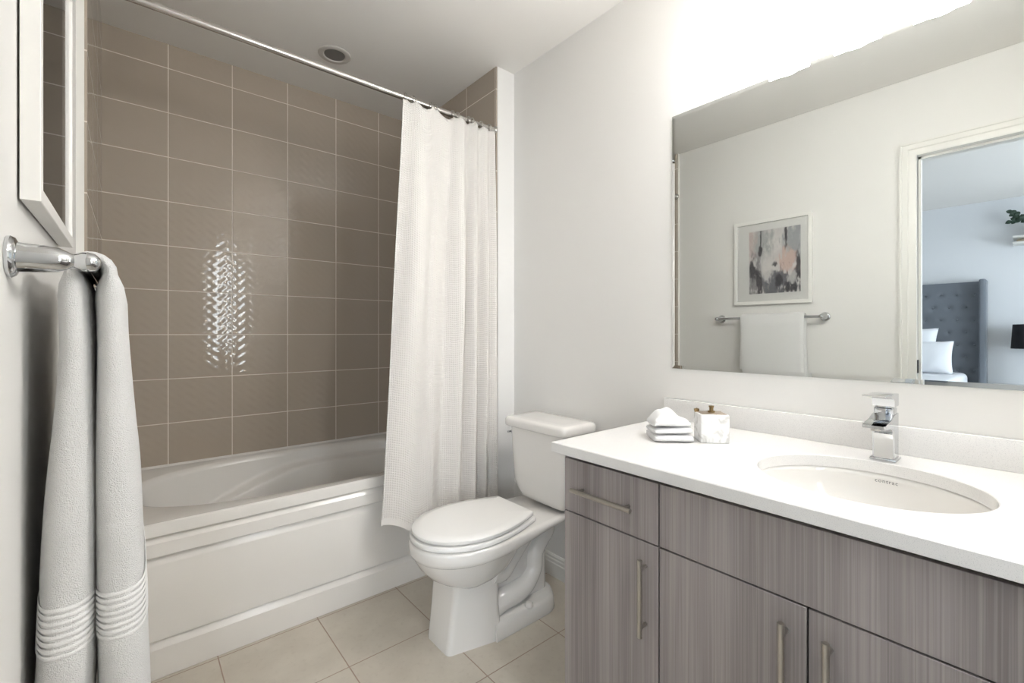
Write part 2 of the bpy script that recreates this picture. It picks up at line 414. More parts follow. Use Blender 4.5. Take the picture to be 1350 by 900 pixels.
def make_curtain():
    T = thing('shower_curtain', 'white waffle weave shower curtain bunched at the right end of the rod', 'curtain', (1.1, 1.80, .3))
    NU, NV = 220, 90
    bm = BM(); uvl = bm.loops.layers.uv.new('UVMap'); g = []
    arc = [0]
    for i in range(1, NU+1):
        s0, s1 = (i-1)/NU, i/NU
        arc.append(arc[-1]+math.hypot(cur_x(s1, .6)-cur_x(s0, .6), cur_y(s1, .6)-cur_y(s0, .6)))
    ztop = []
    for i in range(NU+1):
        s = i/NU; sag = .004
        for r0, r1 in zip(ring_s[:-1], ring_s[1:]):
            if r0 <= s <= r1:
                t = (s-r0)/(r1-r0); sag = .30*(r1-r0)*.5*(4*t*(1-t))
        ztop.append(2.154-.9*sag-.002*math.sin(40*s))
    for j in range(NV+1):
        v = j/NV; row = []
        for i in range(NU+1):
            s = i/NU
            zb = .345-.055*sm(s/.28)+.02*sm((s-.3)/.7)+.006*math.sin(20*s)
            z = ztop[i]*(1-v)+zb*v
            yy = cur_y(s, v)
            # pleats pinch at the hooks near the top
            row.append(bm.verts.new((cur_x(s, v)+.003*math.sin(30*s+4*v), yy, z)))
        g.append(row)
    for j in range(NV):
        for i in range(NU):
            f = bm.faces.new((g[j][i], g[j][i+1], g[j+1][i+1], g[j+1][i]))
            for l, (a, b) in zip(f.loops, ((i, j), (i+1, j), (i+1, j+1), (i, j+1))):
                l[uvl].uv = (arc[a]*1.15, 1.82*b/NV)
    for f in bm.faces: f.smooth = True
    o = obj('cloth', bm, M['curtain'], T, recalc=False)
    md = o.modifiers.new('thickness', 'SOLIDIFY'); md.thickness = .0016; md.offset = 0
    # hem along the bottom
    bm = BM(); rr = []
    for i in range(0, NU+1, 2):
        s = i/NU; zb = .345-.055*sm(s/.28)+.02*sm((s-.3)/.7)+.006*math.sin(20*s)
        x = cur_x(s, 1)+.003*math.sin(30*s+4); y = cur_y(s, 1)
        rr.append([(x, y-.0022, zb-.001), (x, y+.0022, zb-.001), (x, y+.0022, zb+.024), (x, y-.0022, zb+.024)])
    loft(bm, rr); obj('hem', bm, M['hem'], T)
make_curtain()
ring_lab = ['leftmost curtain hook, beside the free edge of the curtain', 'second curtain hook from the free edge, at the first fold', 'left hook of the pair over the first sagging scallop',
            'right hook of the pair after the first sagging scallop', 'curtain hook where the middle peak meets the rod', 'curtain hook just right of the middle peak', 'left hook of the close group near the tiled end wall',
            'second hook in the close group near the tiled end wall', 'curtain hook second from the tiled end wall', 'rightmost curtain hook, closest to the tiled end wall']
ring0 = None
def make_ring():
    T = thing('curtain_hook', ring_lab[0], 'curtain hook', (0, 0, RZ), 'hooks holding the shower curtain on the rod')
    bm = BM(); tube(bm, [(0, .0205*math.sin(t)-.003, RZ-.0035+.0195*math.cos(t)) for t in [i*2*PI/28*.94+.2 for i in range(29)]], .0021, 8); obj('wire_loop', bm, M['nickel'], T)
    for k in (-1, 0, 1):
        bm = BM(); bmesh.ops.create_uvsphere(bm, u_segments=10, v_segments=6, radius=.0032); bmesh.ops.translate(bm, verts=bm.verts, vec=(0, .35*k*.02, RZ+.0155+.0012*(1-abs(k)))); obj('roller_bead', bm, M['nickel'], T)
    return T
ring0 = make_ring()
def dup(root, loc, label=None):
    r = root.copy(); C.objects.link(r); r.location = loc
    if label: r['label'] = label
    for ch in list(root.children):
        c_ = ch.copy(); C.objects.link(c_); c_.parent = r
        for g in list(ch.children):
            d_ = g.copy(); C.objects.link(d_); d_.parent = c_
    return r
for i, s in enumerate(ring_s):
    loc = (cur_x(s, 0), RY, RZ)
    if i == 0: ring0.location = loc
    else: dup(ring0, loc, ring_lab[i])

# ================================================================== TOILET
def make_toilet():
    Yc = 1.425
    T = thing('toilet', 'white two piece toilet with closed lid between the tub and the vanity', 'toilet', (1.13, Yc, 0))
    def egg(xf, xe, hw, xb, hwb, z, n=72, rb=.03):
        # closed outline, front tip at xf, widest at xe, back edge at xb (half width hwb)
        half = []
        for i in range(25):
            t = PI/2*i/24; half.append((xe-(xe-xf)*math.cos(t), hw*math.sin(t)**.92))
        for i in range(1, 17):
            q = i/16; x = xe+(xb-rb-xe)*q; half.append((x, hwb+(hw-hwb)*(1-q**1.8)))
        for i in range(1, 9):
            t = PI/2*i/8; half.append((xb-rb+rb*math.sin(t), hwb-rb*(1-math.cos(t))))
        pts = [(x, Yc+y, z) for x, y in half]+[(x, Yc-y, z) for x, y in half[::-1][0:-1]]
        return pts
    bm = BM()
    # rim and deck slab
    L = [(.752+.03, .975, .148, 1.46, .10, .338), (.752+.012, .975, .166, 1.475, .118, .341), (.752+.004, .975, .174, 1.483, .126, .347), (.752, .975, .178, 1.487, .130, .358),
         (.752, .975, .178, 1.487, .130, .384), (.755, .975, .175, 1.484, .127, .392), (.762, .975, .168, 1.477, .120, .396)]
    rg = [egg(a, b, c_, d, e, z) for a, b, c_, d, e, z in L]
    def tilt(r):   # underside of the deck climbs towards the tank
        return [(x, y, z+(.022*sm((x-1.0)/.3) if z < .36 else 0)) for x, y, z in r]
    loft(bm, [tilt(r) for r in rg])
    # bowl under the rim flowing into the pedestal column
    B = [(.760, .975, .168, 1.17, .11, .350), (.768, .975, .160, 1.16, .11, .330), (.785, .97, .148, 1.145, .11, .300), (.812, .965, .133, 1.12, .105, .268), (.842, .96, .118, 1.10, .10, .247), (.882, .955, .098, 1.085, .09, .228), (.94, .97, .06, 1.04, .05, .208)]
    loft(bm, [egg(a, b, c_, d, e, z) for a, b, c_, d, e, z in B], cap0=False)
    def trap(z, xf, xb, hf, hb, r, n=6):
        # rounded trapezium, front half-width hf, rear hb
        cs = [(xf+r, -hf+r, PI, 1.5*PI), (xb-r, -hb+r, 1.5*PI, 2*PI), (xb-r, hb-r, 0, .5*PI), (xf+r, hf-r, .5*PI, PI)]
        out = []
        for x, y, a0, a1 in cs:
            for i in range(n+1):
                a = a0+(a1-a0)*i/n; out.append((x+r*math.cos(a), Yc+.012+y+r*math.sin(a), z))
        return out
    loft(bm, [trap(.003, .852, 1.068, .076, .118, .022), trap(.0, .850, 1.070, .078, .120, .022), trap(.012, .850, 1.068, .078, .119, .022), trap(.06, .857, 1.062, .079, .116, .022), trap(.13, .866, 1.058, .081, .113, .022), trap(.20, .874, 1.058, .086, .112, .024), trap(.235, .872, 1.062, .092, .112, .026), trap(.265, .868, 1.08, .10, .112, .03)][1:], cap1=False)
    # foot plate behind the column
    def foot(z, ins):
        return egg_f(1.03, 1.392-ins, .122-ins, z)
    def egg_f(x0, x1, hw, z):
        hw -= .007
        pts = []
        xm = x1-.10
        for y in (-hw,): pts.append((x0, Yc+y, z))
        for i in range(21):
            t = -PI/2+PI*i/20; pts.append((xm+(x1-xm)*math.cos(t), Yc+hw*math.sin(t), z))
        pts.append((x0, Yc+hw, z)); return pts
    loft(bm, [foot(0, .002), foot(.004, 0), foot(.045, .004), foot(.060, .010), foot(.066, .020)])
    # trapway swelling on both flanks, with the web between
    path = catmull([(1.06, 0, .095), (1.11, 0, .108), (1.165, 0, .112), (1.225, 0, .128), (1.268, 0, .175), (1.275, 0, .235), (1.305, 0, .275), (1.345, 0, .315), (1.340, 0, .365)], 6)
    nrm = len(path)
    for sgn in (-1, 1):
        tube(bm, [(p.x, Yc+sgn*(.046+.006*math.sin(PI*i/nrm)), p.z) for i, p in enumerate(path)], [.046-.010*sm((i-12)/12) for i in range(nrm)], 20)
        tube(bm, catmull([(1.03, Yc+sgn*.070, .24), (1.09, Yc+sgn*.060, .225), (1.14, Yc+sgn*.050, .255), (1.19, Yc+sgn*.048, .30), (1.24, Yc+sgn*.048, .345), (1.27, Yc+sgn*.048, .37)], 5), .040, 16)
    box(bm, 1.03, 1.35, Yc-.050, Yc+.050, .05, .37, .02)
    obj('bowl', bm, M['porc'], T, ang=50)
    for sgn in (-1, 1):
        bm = BM(); lathe(bm, [(.0165, 0), (.0165, .004), (.0155, .012), (.011, .018), (0, .020)], (1.200, Yc+sgn*.102, .0635)); obj('bolt_cap', bm, M['porc'], T)
    # seat ring and lid
    bm = BM()
    L = [(.757, .975, .170, 1.225, .118, .398), (.754, .975, .174, 1.228, .122, .402), (.754, .975, .174, 1.228, .122, .412), (.757, .975, .171, 1.225, .119, .4165), (.764, .975, .164, 1.22, .112, .418)]
    loft(bm, [egg(a, b, c_, d, e, z, rb=.02) for a, b, c_, d, e, z in L]); obj('seat', bm, M['seat'], T)
    bm = BM()
    L = [(.772, .98, .162, 1.205, .108, .4215), (.763, .98, .170, 1.212, .114, .4225), (.761, .98, .172, 1.214, .116, .427), (.762, .98, .171, 1.213, .115, .434), (.768, .98, .165, 1.209, .110, .4395), (.80, .98, .140, 1.18, .09, .4425), (.86, .98, .09, 1.12, .06, .444)]
    loft(bm, [egg(a, b, c_, d, e, z, rb=.008) for a, b, c_, d, e, z in L]); obj('lid', bm, M['seat'], T)
    for sgn in (-1, 1):
        bm = BM(); box(bm, 1.208, 1.238, Yc+sgn*.075-.014, Yc+sgn*.075+.014, .395, .425, .006, 3); obj('hinge', bm, M['seat'], T)
    for p in ((.85, .12), (.85, -.12)):
        bm = BM(); box(bm, p[0]-.012, p[0]+.012, Yc+p[1]-.006, Yc+p[1]+.006, .4175, .4222, .001); obj('bumper', bm, M['seat'], T)
    # tank
    bm = BM(); rg = []
    yo = .0
    TK = [(.400, .09, .045, .0), (.404, .125, .068, 0), (.415, .140, .080, 0), (.440, .150, .085, 0), (.48, .155, .088, 0), (.60, .161, .0905, 0), (.724, .167, .0925, 0)]
    for z, hy, hx, _ in TK: rg.append(sellipse(1.408-(hx-.0925), Yc-.006, hx, hy+.004, 9, 72, z))
    # left lower corner is rounded up, as cast
    rg2 = []
    for r in rg: rg2.append([(x+.0925*0, y, z+.05*sm((y-Yc-.09)/.07)*sm((.50-z)/.1)) for x, y, z in r])
    loft(bm, rg2); obj('tank', bm, M['porc'], T, ang=50)
    bm = BM(); rg = []
    for z, ins in ((.724, .006), (.726, .002), (.730, 0), (.752, 0), (.760, .003), (.765, .009), (.767, .02), (.768, .05)):
        rg.append(sellipse(1.402, Yc-.008, .108-ins, .190-ins, 10, 80, z))
    loft(bm, rg); obj('tank_lid', bm, M['porc'], T, ang=50)
    bm = BM(); lathe(bm, [(.012, 0), (.012, .006), (.008, .008), (.006, .016)], (1.345, Yc+.163, .69), (0, 1, 0), 16); box(bm, 1.318, 1.352, Yc+.174, Yc+.179, .685, .694, .002)
    obj('flush_lever', bm, M['chrome'], T)
make_toilet()

# ================================================================== VANITY
XF = .94
VY1, VY0 = .888, -.325
def bar_handle(bm, a, b, out, r=.006):
    a = Vector(a); b = Vector(b); d = (b-a).normalized(); L = (b-a).length; off = Vector((-out, 0, 0))
    tube(bm, [a+off, b+off], r, 16)
    for p in (a+d*.022, b-d*.022): tube(bm, [p, p+off], .0045, 12)
def make_vanity():
    V = thing('vanity_cabinet', 'grey linear grain bathroom vanity cabinet under the white quartz worktop', 'vanity cabinet', (1.23, .28, 0))
    bm = BM(); box(bm, XF+.022, XF+.03, VY0+.016, VY1-.016, .09, .798); box(bm, XF+.03, W-.003, VY0+.016, VY1-.016, .09, .106); box(bm, W-.012, W-.003, VY0+.016, VY1-.016, .106, .79)
    obj('carcass', bm, M['dark'], V)  # near-black panels paint the shade into the gaps between the fronts
    bm = BM(); box(bm, XF+.004, W-.003, VY1-.016, VY1, 0, .798, .001); obj('side_panel', bm, M['wood'], V)
    bm = BM(); box(bm, XF+.004, W-.003, VY0, VY0+.016, 0, .798, .001); obj('side_panel', bm, M['wood'], V)
    bm = BM(); box(bm, XF+.06, XF+.075, VY0+.016, VY1-.016, 0, .09); obj('toe_kick', bm, M['wood'], V)
    g = .0018
    def front(name, y0, y1, z0, z1, hd=None):
        bm = BM(); box(bm, XF, XF+.019, y0+g, y1-g, z0+g, z1-g, .0008, 1); f = obj(name, bm, M['wood'], V)
        if hd:
            bm = BM(); bar_handle(bm, (XF, hd[0], hd[1]), (XF, hd[2], hd[3]), .026); h = obj('handle', bm, M['nickel'], f); h['label'] = 'brushed nickel bar handle'
    front('drawer', .587, VY1, .642, .791, (.840, .7135, .648, .7135))
    front('door', .587, VY1, .10, .642, (.622, .607, .622, .425))
    front('false_front', -.018, .587, .642, .791)
    front('door', .284, .587, .10, .642, (.319, .607, .319, .425))
    front('door', -.018, .284, .10, .642, (.249, .607, .249, .425))
    front('drawer', VY0, -.018, .642, .791, (-.264, .7135, -.072, .7135))
    front('door', VY0, -.018, .10, .642, (-.055, .607, -.055, .425))
make_vanity()
SX, SY, SA, SB = 1.20, .26, .18, .20      # basin cut-out (x half, y half)
def make_counter():
    T = thing('vanity_worktop', 'white quartz vanity worktop with low backsplash and oval sink cutout', 'worktop', (1.21, .28, .802))
    x0, x1, y0, y1, z0, z1 = .919, W-.002, YB+.005, .919, .802, .830
    n = 128; cx, cy = SX, SY
    def rc(z, ins=0):
        r = []
        for k in range(n):
            t = 2*PI*k/n; c_, s_ = math.cos(t), math.sin(t)
            tx = ((x1-ins-cx)/c_ if c_ > 0 else (x0+ins-cx)/c_) if abs(c_) > 1e-9 else 1e9
            ty = ((y1-ins-cy)/s_ if s_ > 0 else (y0+ins-cy)/s_) if abs(s_) > 1e-9 else 1e9
            m = min(tx, ty); r.append([cx+c_*m, cy+s_*m, z])
        for X in (x0+ins, x1-ins):      # snap the nearest ring points onto the corners
            for Y in (y0+ins, y1-ins):
                i = min(range(n), key=lambda q: (r[q][0]-X)**2+(r[q][1]-Y)**2); r[i][0] = X; r[i][1] = Y
        return [tuple(p) for p in r]
    def ov(z, g=0): return [(cx+(SA+g)*math.cos(2*PI*k/n), cy+(SB+g)*math.sin(2*PI*k/n), z) for k in range(n)]
    rings = [ov(z0), ov(z1-.002), ov(z1, .002), rc(z1, .002), rc(z1-.002, 0), rc(z0+.001, 0), rc(z0, .001), ov(z0)]
    bm = BM(); loft(bm, rings, cap0=False, cap1=False); obj('slab', bm, M['quartz'], T)
    bm = BM(); box(bm, W-.022, W-.002, y0, y1, z1, .902, .0015); obj('backsplash', bm, M['quartz'], T)
make_counter()
def make_sink():
    T = thing('undermount_sink', 'white oval undermount sink set into the quartz worktop below the faucet', 'sink', (SX, SY, .66))
    n = 96
    def ov(z, a, b): return [(SX+a*math.cos(2*PI*k/n), SY+b*math.sin(2*PI*k/n), z) for k in range(n)]
    rings = [ov(.8015, SA+.03, SB+.03), ov(.8015, SA+.004, SB+.004), ov(.797, SA-.0, SB-.0)]
    for i in range(1, 15):
        q = i/14; f = math.sqrt(max(0, 1-(q*.985)**2.6)); rings.append(ov(.797-.135*q, (SA)*max(f, .14), (SB)*max(f, .14)))
    rings.append(ov(.661, .02, .02))
    out = [[(SX+(x-SX)*1.0+math.copysign(.008, x-SX)*(abs(x-SX) > .03), y, z-.008) for x, y, z in r] for r in rings]
    bm = BM(); loft(bm, rings, cap0=False, cap1=True); b = obj('bowl', bm, M['porc'], T, ang=60)
    md = b.modifiers.new('thickness', 'SOLIDIFY'); md.thickness = .007; md.offset = -1 
    bm = BM(); lathe(bm, [(.022, 0), (.022, .003), (.017, .005), (.014, .003), (0, .004)], (SX, SY, .6625)); obj('drain', bm, M['chrome'], T)
    # printed word on the rear wall of the bowl
    cu = bpy.data.curves.new('lettering', 'FONT'); cu.body = 'contrac'; cu.size = .0125; cu.extrude = .0002; cu.align_x = 'CENTER'; cu.space_character = 1.15
    to = bpy.data.objects.new('tmp', cu); C.objects.link(to)
    me = bpy.data.meshes.new_from_object(to.evaluated_get(bpy.context.evaluated_depsgraph_get()))
    bpy.data.objects.remove(to)
    bm = BM(); bm.from_mesh(me)
    th = math.radians(5)      # stands on the inner bowl surface, facing -X
    zc = .782; ell = lambda z: math.sqrt(max(0, 1-(((.797-z)/.135)*.985)**2.6))
    for v_ in bm.verts:
        x, y, z = v_.co
        z2 = zc+y; f = ell(z2); yy = SY-.008-x
        xx = SX+SA*f*math.sqrt(1-((yy-SY)/(SB*f))**2)-.0012
        v_.co = (xx-z*.0, yy, z2)
    o = obj('lettering', bm, M['ink'], T); o['label'] = 'small grey printed word'
make_sink()
def make_faucet():
    fx, fy, fz = 1.425, .262, .8304
    T = thing('faucet', 'chrome single lever faucet standing behind the oval sink', 'faucet', (fx, fy, fz))
    bm = BM(); box(bm, fx-.030, fx+.026, fy-.026, fy+.026, fz, fz+.006, .002); obj('base_plate', bm, M['chrome'], T)
    # body: column flowing forward into a flat spout
    bm = BM(); rg = []
    hw = .0215
    col = [(.006, -.024, .022), (.045, -.023, .022), (.068, -.024, .022), (.082, -.030, .022)]
    side = [(fx-.024, fz+.006), (fx-.0235, fz+.05), (fx-.027, fz+.066), (fx-.040, fz+.078), (fx-.070, fz+.085), (fx-.115, fz+.0895), (fx-.118, fz+.091), (fx-.118, fz+.097), (fx-.115, fz+.0985), (fx-.06, fz+.104), (fx-.028, fz+.112), (fx+.022, fz+.114), (fx+.022, fz+.006)]
    def ringat(y, ins):
        cx_ = sum(p[0] for p in side)/len(side); cz_ = sum(p[1] for p in side)/len(side)
        return [(p[0]+(ins if p[0] < fx-.02 else -ins if p[0] > fx+.02 else 0), y, p[1]+(0)) for p in side]
    loft(bm, [ringat(fy-hw, .0025), ringat(fy-hw+.003, 0), ringat(fy+hw-.003, 0), ringat(fy+hw, .0025)])
    obj('body_and_spout', bm, M['chrome'], T, ang=30)
    bm = BM(); loft(bm, [sellipse(fx-.001, fy, a_, b_, 4.5, 40, fz+z_) for a_, b_, z_ in ((.0215, .0200, .111), (.0220, .0205, .113), (.0220, .0205, .126), (.0195, .0185, .129), (.0195, .0185, .134))]); obj('cartridge_collar', bm, M['chrome'], T)
    bm = BM()
    side2 = [(fx-.024, fz+.132), (fx-.026, fz+.150), (fx-.06, fz+.157), (fx-.118, fz+.163), (fx-.119, fz+.166), (fx-.06, fz+.164), (fx-.02, fz+.164), (fx+.021, fz+.161), (fx+.022, fz+.132)]
    loft(bm, [[(x, fy-hw, z) for x, z in side2], [(x, fy-hw+.002, z+.0008) for x, z in side2], [(x, fy+hw-.002, z+.0008) for x, z in side2], [(x, fy+hw, z) for x, z in side2]])
    obj('lever_handle', bm, M['chrome'], T, ang=30)
    bm = BM(); lathe(bm, [(.009, 0), (.009, -.006), (.006, -.006)], (fx-.10, fy, fz+.0895), (0, 0, 1), 20); obj('aerator', bm, M['nickel'], T)
make_faucet()

# ================================================================== MIRROR
MX = 1.520
T = thing('wall_mirror', 'large frameless rectangular mirror on the wall above the vanity', 'mirror', (MX, .28, 1.012))
bm = BM(); box(bm, MX+.0026, W-.0005, -.335, .895, 1.012, 1.935); obj('glass_edge', bm, M['glassedge'], T)
bm = BM(); bw = .012
y0, y1, z0, z1 = -.3352, .8952, 1.0118, 1.9352
def mr(x, i): return [(x, y0+i, z0+i), (x, y1-i, z0+i), (x, y1-i, z1-i), (x, y0+i, z1-i)]
o4 = {0: MX+.0008, 1: MX+.0024, 2: MX+.0008, 3: MX+.0008}      # bevel depth of bottom, left, top, right edge
inn = [bm.verts.new(p) for p in mr(MX-.0004, bw)]; bm.faces.new(inn)
for i in range(4):
    j = (i+1) % 4; q = mr(o4[i], 0); bm.faces.new((bm.verts.new(q[i]), bm.verts.new(q[j]), inn[j], inn[i]))
obj('mirror_face', bm, M['mirror'], T, ang=.2)

# ================================================================== VANITY LIGHT
ly = [.552, .37, .188, .006]; lz = 2.0
T = thing('vanity_light', 'brushed nickel bar light with glowing white glass shades above the mirror', 'wall light', (W, .28, 2.12))
bm = BM(); box(bm, W-.022, W-.0005, .14, .42, 2.10, 2.20, .006); obj('back_plate', bm, M['nickel'], T)
bm = BM(); tube(bm, [(W-.075, ly[-1]-.03, 2.135), (W-.075, ly[0]+.03, 2.135)], .011, 16); tube(bm, [(W-.02, .28, 2.135), (W-.075, .28, 2.135)], .014, 16); obj('bar', bm, M['nickel'], T)
for y in ly:
    cx_ = W-.106
    bm = BM(); tube(bm, catmull([(W-.075, y, 2.135), (W-.10, y, 2.15), (cx_, y, 2.16), (cx_, y, 2.145)], 5), .007, 12); lathe(bm, [(.026, 2.150), (.026, 2.132), (.022, 2.128)], (cx_, y, 0), (0, 0, 1), 24); obj('arm', bm, M['nickel'], T)
    bm = BM(); lathe(bm, [(.022, 2.132), (.040, 2.126), (.056, 2.105), (.064, 2.075), (.0645, 2.05), (.061, 2.025), (.053, 2.005), (.042, 1.992), (.030, 1.987), (0, 1.985)], (cx_, y, 0), (0, 0, 1), 40); obj('shade', bm, M['opal'], T)

# ================================================================== RECESSED CEILING LIGHT
rx, ry = .752, 2.232
T = thing('recessed_light', 'round unlit recessed shower light in the ceiling above the tub', 'ceiling light', (rx, ry, H))
bm = BM(); lathe(bm, [(.074, 0), (.074, -.003), (.068, -.007), (.052, -.006), (.047, -.001), (.047, 0)], (rx, ry, H), (0, 0, 1), 48); obj('trim_ring', bm, M['ceiltrim'], T)
bm = BM(); lathe(bm, [(.047, -.0005), (.047, -.002), (.03, -.0035), (0, -.004)], (rx, ry, H), (0, 0, 1), 40); obj('lens', bm, M['offlens'], T)

# ================================================================== TOWEL BAR + BATH TOWEL
bxx, bz = -.049, 1.239
yA, yB2 = .862, 1.478
T = thing('towel_bar', 'chrome towel bar on the left wall beneath the framed picture', 'towel bar', (XL, 1.17, bz))
for y in (yA, yB2):
    bm = BM(); lathe(bm, [(.0265, .0005), (.0270, .004), (.0245, .008), (.0195, .010), (.0185, .018), (.0180, .034), (.0160, .048), (.0120, .056), (.0095, .060), (.0098, .066), (.0125, .070), (.0135, .076), (.0115, .084), (.006, .089), (0, .090)], (XL, y, bz), (1, 0, 0), 32); obj('post', bm, M['chrome'], T)
bm = BM(); tube(bm, [(bxx, yA, bz), (bxx, yB2, bz)], .008, 20); obj('bar', bm, M['chrome'], T)
def make_towel():
    T = thing('bath_towel', 'thick white terry bath towel folded over the chrome towel bar', 'towel', (bxx, 1.128, bz))
    ya, yb = .942, 1.315; yc = (ya+yb)/2; hyl = (yb-ya)/2
    zb = .50
    # centre line: wall-side drop, over the bar, room-side drop.  (x, z, half thickness)
    def xw(z):  q = (1.236-z)/.736; return -.0703+.006*sm(q*6)-.0175*q, .0105+.0098*sm(q*26)+.0165*sm(q*1.3)     # wall side lobe
    def xr(z):  q = (1.236-z)/.736; return -.0277+.0185*q, .0105+.0098*sm(q*26)+.0150*sm(q*1.3)    # room side lobe
    cl = []
    for i in range(40):
        z = zb+(1.236-zb)*i/39; x, h = xw(z); cl.append((x, z, h))
    for i in range(1, 9):
        a = PI-PI*i/9; cl.append((-.0490+.0213*math.cos(a), 1.238+.0215*math.sin(a), .0105))
    for i in range(40):
        z = 1.236-(1.236-zb)*i/39; x, h = xr(z); cl.append((x, z, h))
    rings = []
    n = 64
    for i, (x, z, h) in enumerate(cl):
        p = cl[max(i-1, 0)]; q = cl[min(i+1, len(cl)-1)]; d = Vector((q[0]-p[0], 0, q[1]-p[1])).normalized(); nn = Vector((d.z, 0, -d.x))
        e = 1.0
        if i == 0 or i == len(cl)-1: h *= .6
        r = []
        for k in range(n):
            t = 2*PI*k/n; c_, s_ = math.cos(t), math.sin(t)
            o = math.copysign(abs(c_)**(2/2.6), c_)*h; yy = yc+math.copysign(abs(s_)**(2/5.), s_)*hyl*(1+.015*math.sin(5*z+x*20))
            groove = .006*math.exp(-((yy-yc-.005)/.014)**2)
            o2 = o-math.copysign(groove, c_)*(abs(c_) > .3)
            nz = noise.noise(Vector((x*9+o*20, yy*9, z*5)))*.004
            zz = z
            if abs(z-.695) < .034 and (i < 40 or i > 47): o2 *= 1-.06*(.5-.5*math.cos((z-.661)*2*PI/.0115))-.02
            r.append(Vector((x, yy, zz))+nn*(o2+nz*(.3 if abs(z-.695) < .034 else 1)))
        rings.append(r)
    bm = BM(); loft(bm, rings)
    o = obj('cloth', bm, M['towel'], T, ang=80)
    # woven border bands near both hems: corded ribs
    for lobe, sg in ((xw, -1), (xr, 1)):
        bm = BM()
        for k in range(8):
            z = .662+k*.0098; x, h = lobe(z); rr = []
            pts = []
            for j in range(n):
                t = 2*PI*j/n; c_, s_ = math.cos(t), math.sin(t)
                ox = math.copysign(abs(c_)**(2/2.6), c_)*(h-.0004); yy = yc+math.copysign(abs(s_)**(2/5.), s_)*(hyl-.0002)*(1+.015*math.sin(5*z+x*20))
                pts.append(Vector((x+ox, yy, z)))
            R = []
            for j in range(n):
                d = (pts[(j+1) % n]-pts[j-1]).normalized(); a = Vector((0, 0, 1)); b = d.cross(a)
                R.append([pts[j]+(a*math.cos(2*PI*q/6)*.0037+b*math.sin(2*PI*q/6)*.0013) for q in range(6)])
            loft(bm, R+[R[0]], cap0=False, cap1=False)
        obj('woven_border', bm, M['towelband'], T)
make_towel()

# ================================================================== FRAMED PICTURE
def make_picture():
    y0, y1, z0, z1 = .925, 1.385, 1.328, 1.880; t_ = .024
    T = thing('framed_picture', 'white framed abstract print in grey and blush hanging on the left wall', 'picture', (XL, 1.155, z0))
    x0 = XL+.003; xf = XL+t_
    def rr(x, i): return [(x, y0+i, z0+i), (x, y1-i, z0+i), (x, y1-i, z1-i), (x, y0+i, z1-i)]
    bm = BM(); loft(bm, [rr(x0, 0), rr(xf-.001, 0), rr(xf, .001), rr(xf, .020), rr(xf-.002, .0215), rr(xf-.008, .023), rr(x0+.002, .023)], cap0=True, cap1=False); obj('frame', bm, M['frame'], T)
    bm = BM(); a0, a1, b0, b1 = .990, 1.294, 1.399, 1.811
    xm = x0+.006
    def rq(x, Y0, Y1, Z0, Z1): return [(x, Y0, Z0), (x, Y1, Z0), (x, Y1, Z1), (x, Y0, Z1)]
    loft(bm, [rq(x0+.0045, y0+.021, y1-.021, z0+.021, z1-.021), rq(xm, y0+.0212, y1-.0212, z0+.0212, z1-.0212), rq(xm, a0-.003, a1+.003, b0-.003, b1+.003), rq(xm-.001, a0, a1, b0, b1)], cap0=False, cap1=False); obj('mat', bm, M['mat'], T)
    t = NT('abstract_grey_blush_print'); v, o = t.pos()
    fu = t.math('DIVIDE', t.math('SUBTRACT', .139, o[1]), .304)        # 0..1 across, towards the door
    fv = t.math('DIVIDE', t.math('SUBTRACT', .483, o[2]), .412)        # 0..1 down
    n1 = t.noise(v, 24, 5, (1, 1.3, .6)); n2 = t.noise(v, 60, 4, (1, 1.5, .5)); n3 = t.noise(v, 9, 3)
    def blob(cu, cv, ru, rv, amp=.9, soft=.25):
        du = t.math('DIVIDE', t.math('SUBTRACT', fu, cu), ru); dv = t.math('DIVIDE', t.math('SUBTRACT', fv, cv), rv)
        d = t.math('SQRT', t.math('ADD', t.math('MULTIPLY', du, du), t.math('MULTIPLY', dv, dv)))
        d = t.math('ADD', d, t.math('MULTIPLY', t.math('SUBTRACT', n1, .5), 3.2))
        d = t.math('ADD', d, t.math('MULTIPLY', t.math('SUBTRACT', n2, .5), 1.6))
        return t.ramp(d, 1-soft, 1+soft, amp, 0)
    c = t.mix(t.ramp(n3, .4, .6), lin((226, 221, 219)), lin((240, 236, 232)))
    c = t.mix(blob(.22, .22, .24, .30, .75, .4), c, lin((176, 180, 178)))
    c = t.mix(blob(.90, .25, .20, .36, .8, .4), c, lin((170, 174, 178)))
    c = t.mix(blob(.04, .12, .10, .4, .7, .4), c, lin((228, 204, 198)))
    c = t.mix(blob(.75, .55, .17, .19, .9, .3), c, lin((233, 205, 193)))
    c = t.mix(blob(.55, .86, .46, .20, .95, .25), c, lin((112, 112, 120)))
    c = t.mix(blob(.12, .80, .16, .34, .9, .3), c, lin((150, 146, 148)))
    c = t.mix(blob(.36, .60, .10, .18, .8, .3), c, lin((240, 236, 232)))
    for cu, cv, ru, rv in ((.07, .62, .08, .14), (.24, .30, .05, .07), (.24, .12, .014, .2), (.22, .86, .05, .18), (.73, .10, .025, .16), (.52, .56, .05, .045), (.97, .64, .05, .22), (.80, .92, .16, .09), (.60, .84, .06, .10)):
        c = t.mix(blob(cu, cv, ru, rv, .9, .3), c, lin((62, 60, 66)))
    c = t.mix(blob(.84, .78, .07, .09, .8), c, lin((222, 218, 216)))
    t.l(c, t.b.inputs['Base Color']); t.set(Roughness=.7)
    bm = BM(); bm.faces.new([bm.verts.new(p) for p in rq(x0+.005, a0-.002, a1+.002, b0-.002, b1+.002)]); obj('print', bm, t.m, T)
    bm = BM(); box(bm, xf-.0075, xf-.0055, y0+.0215, y1-.0215, z0+.0215, z1-.0215); obj('glazing', bm, M['glass'], T)
make_picture()

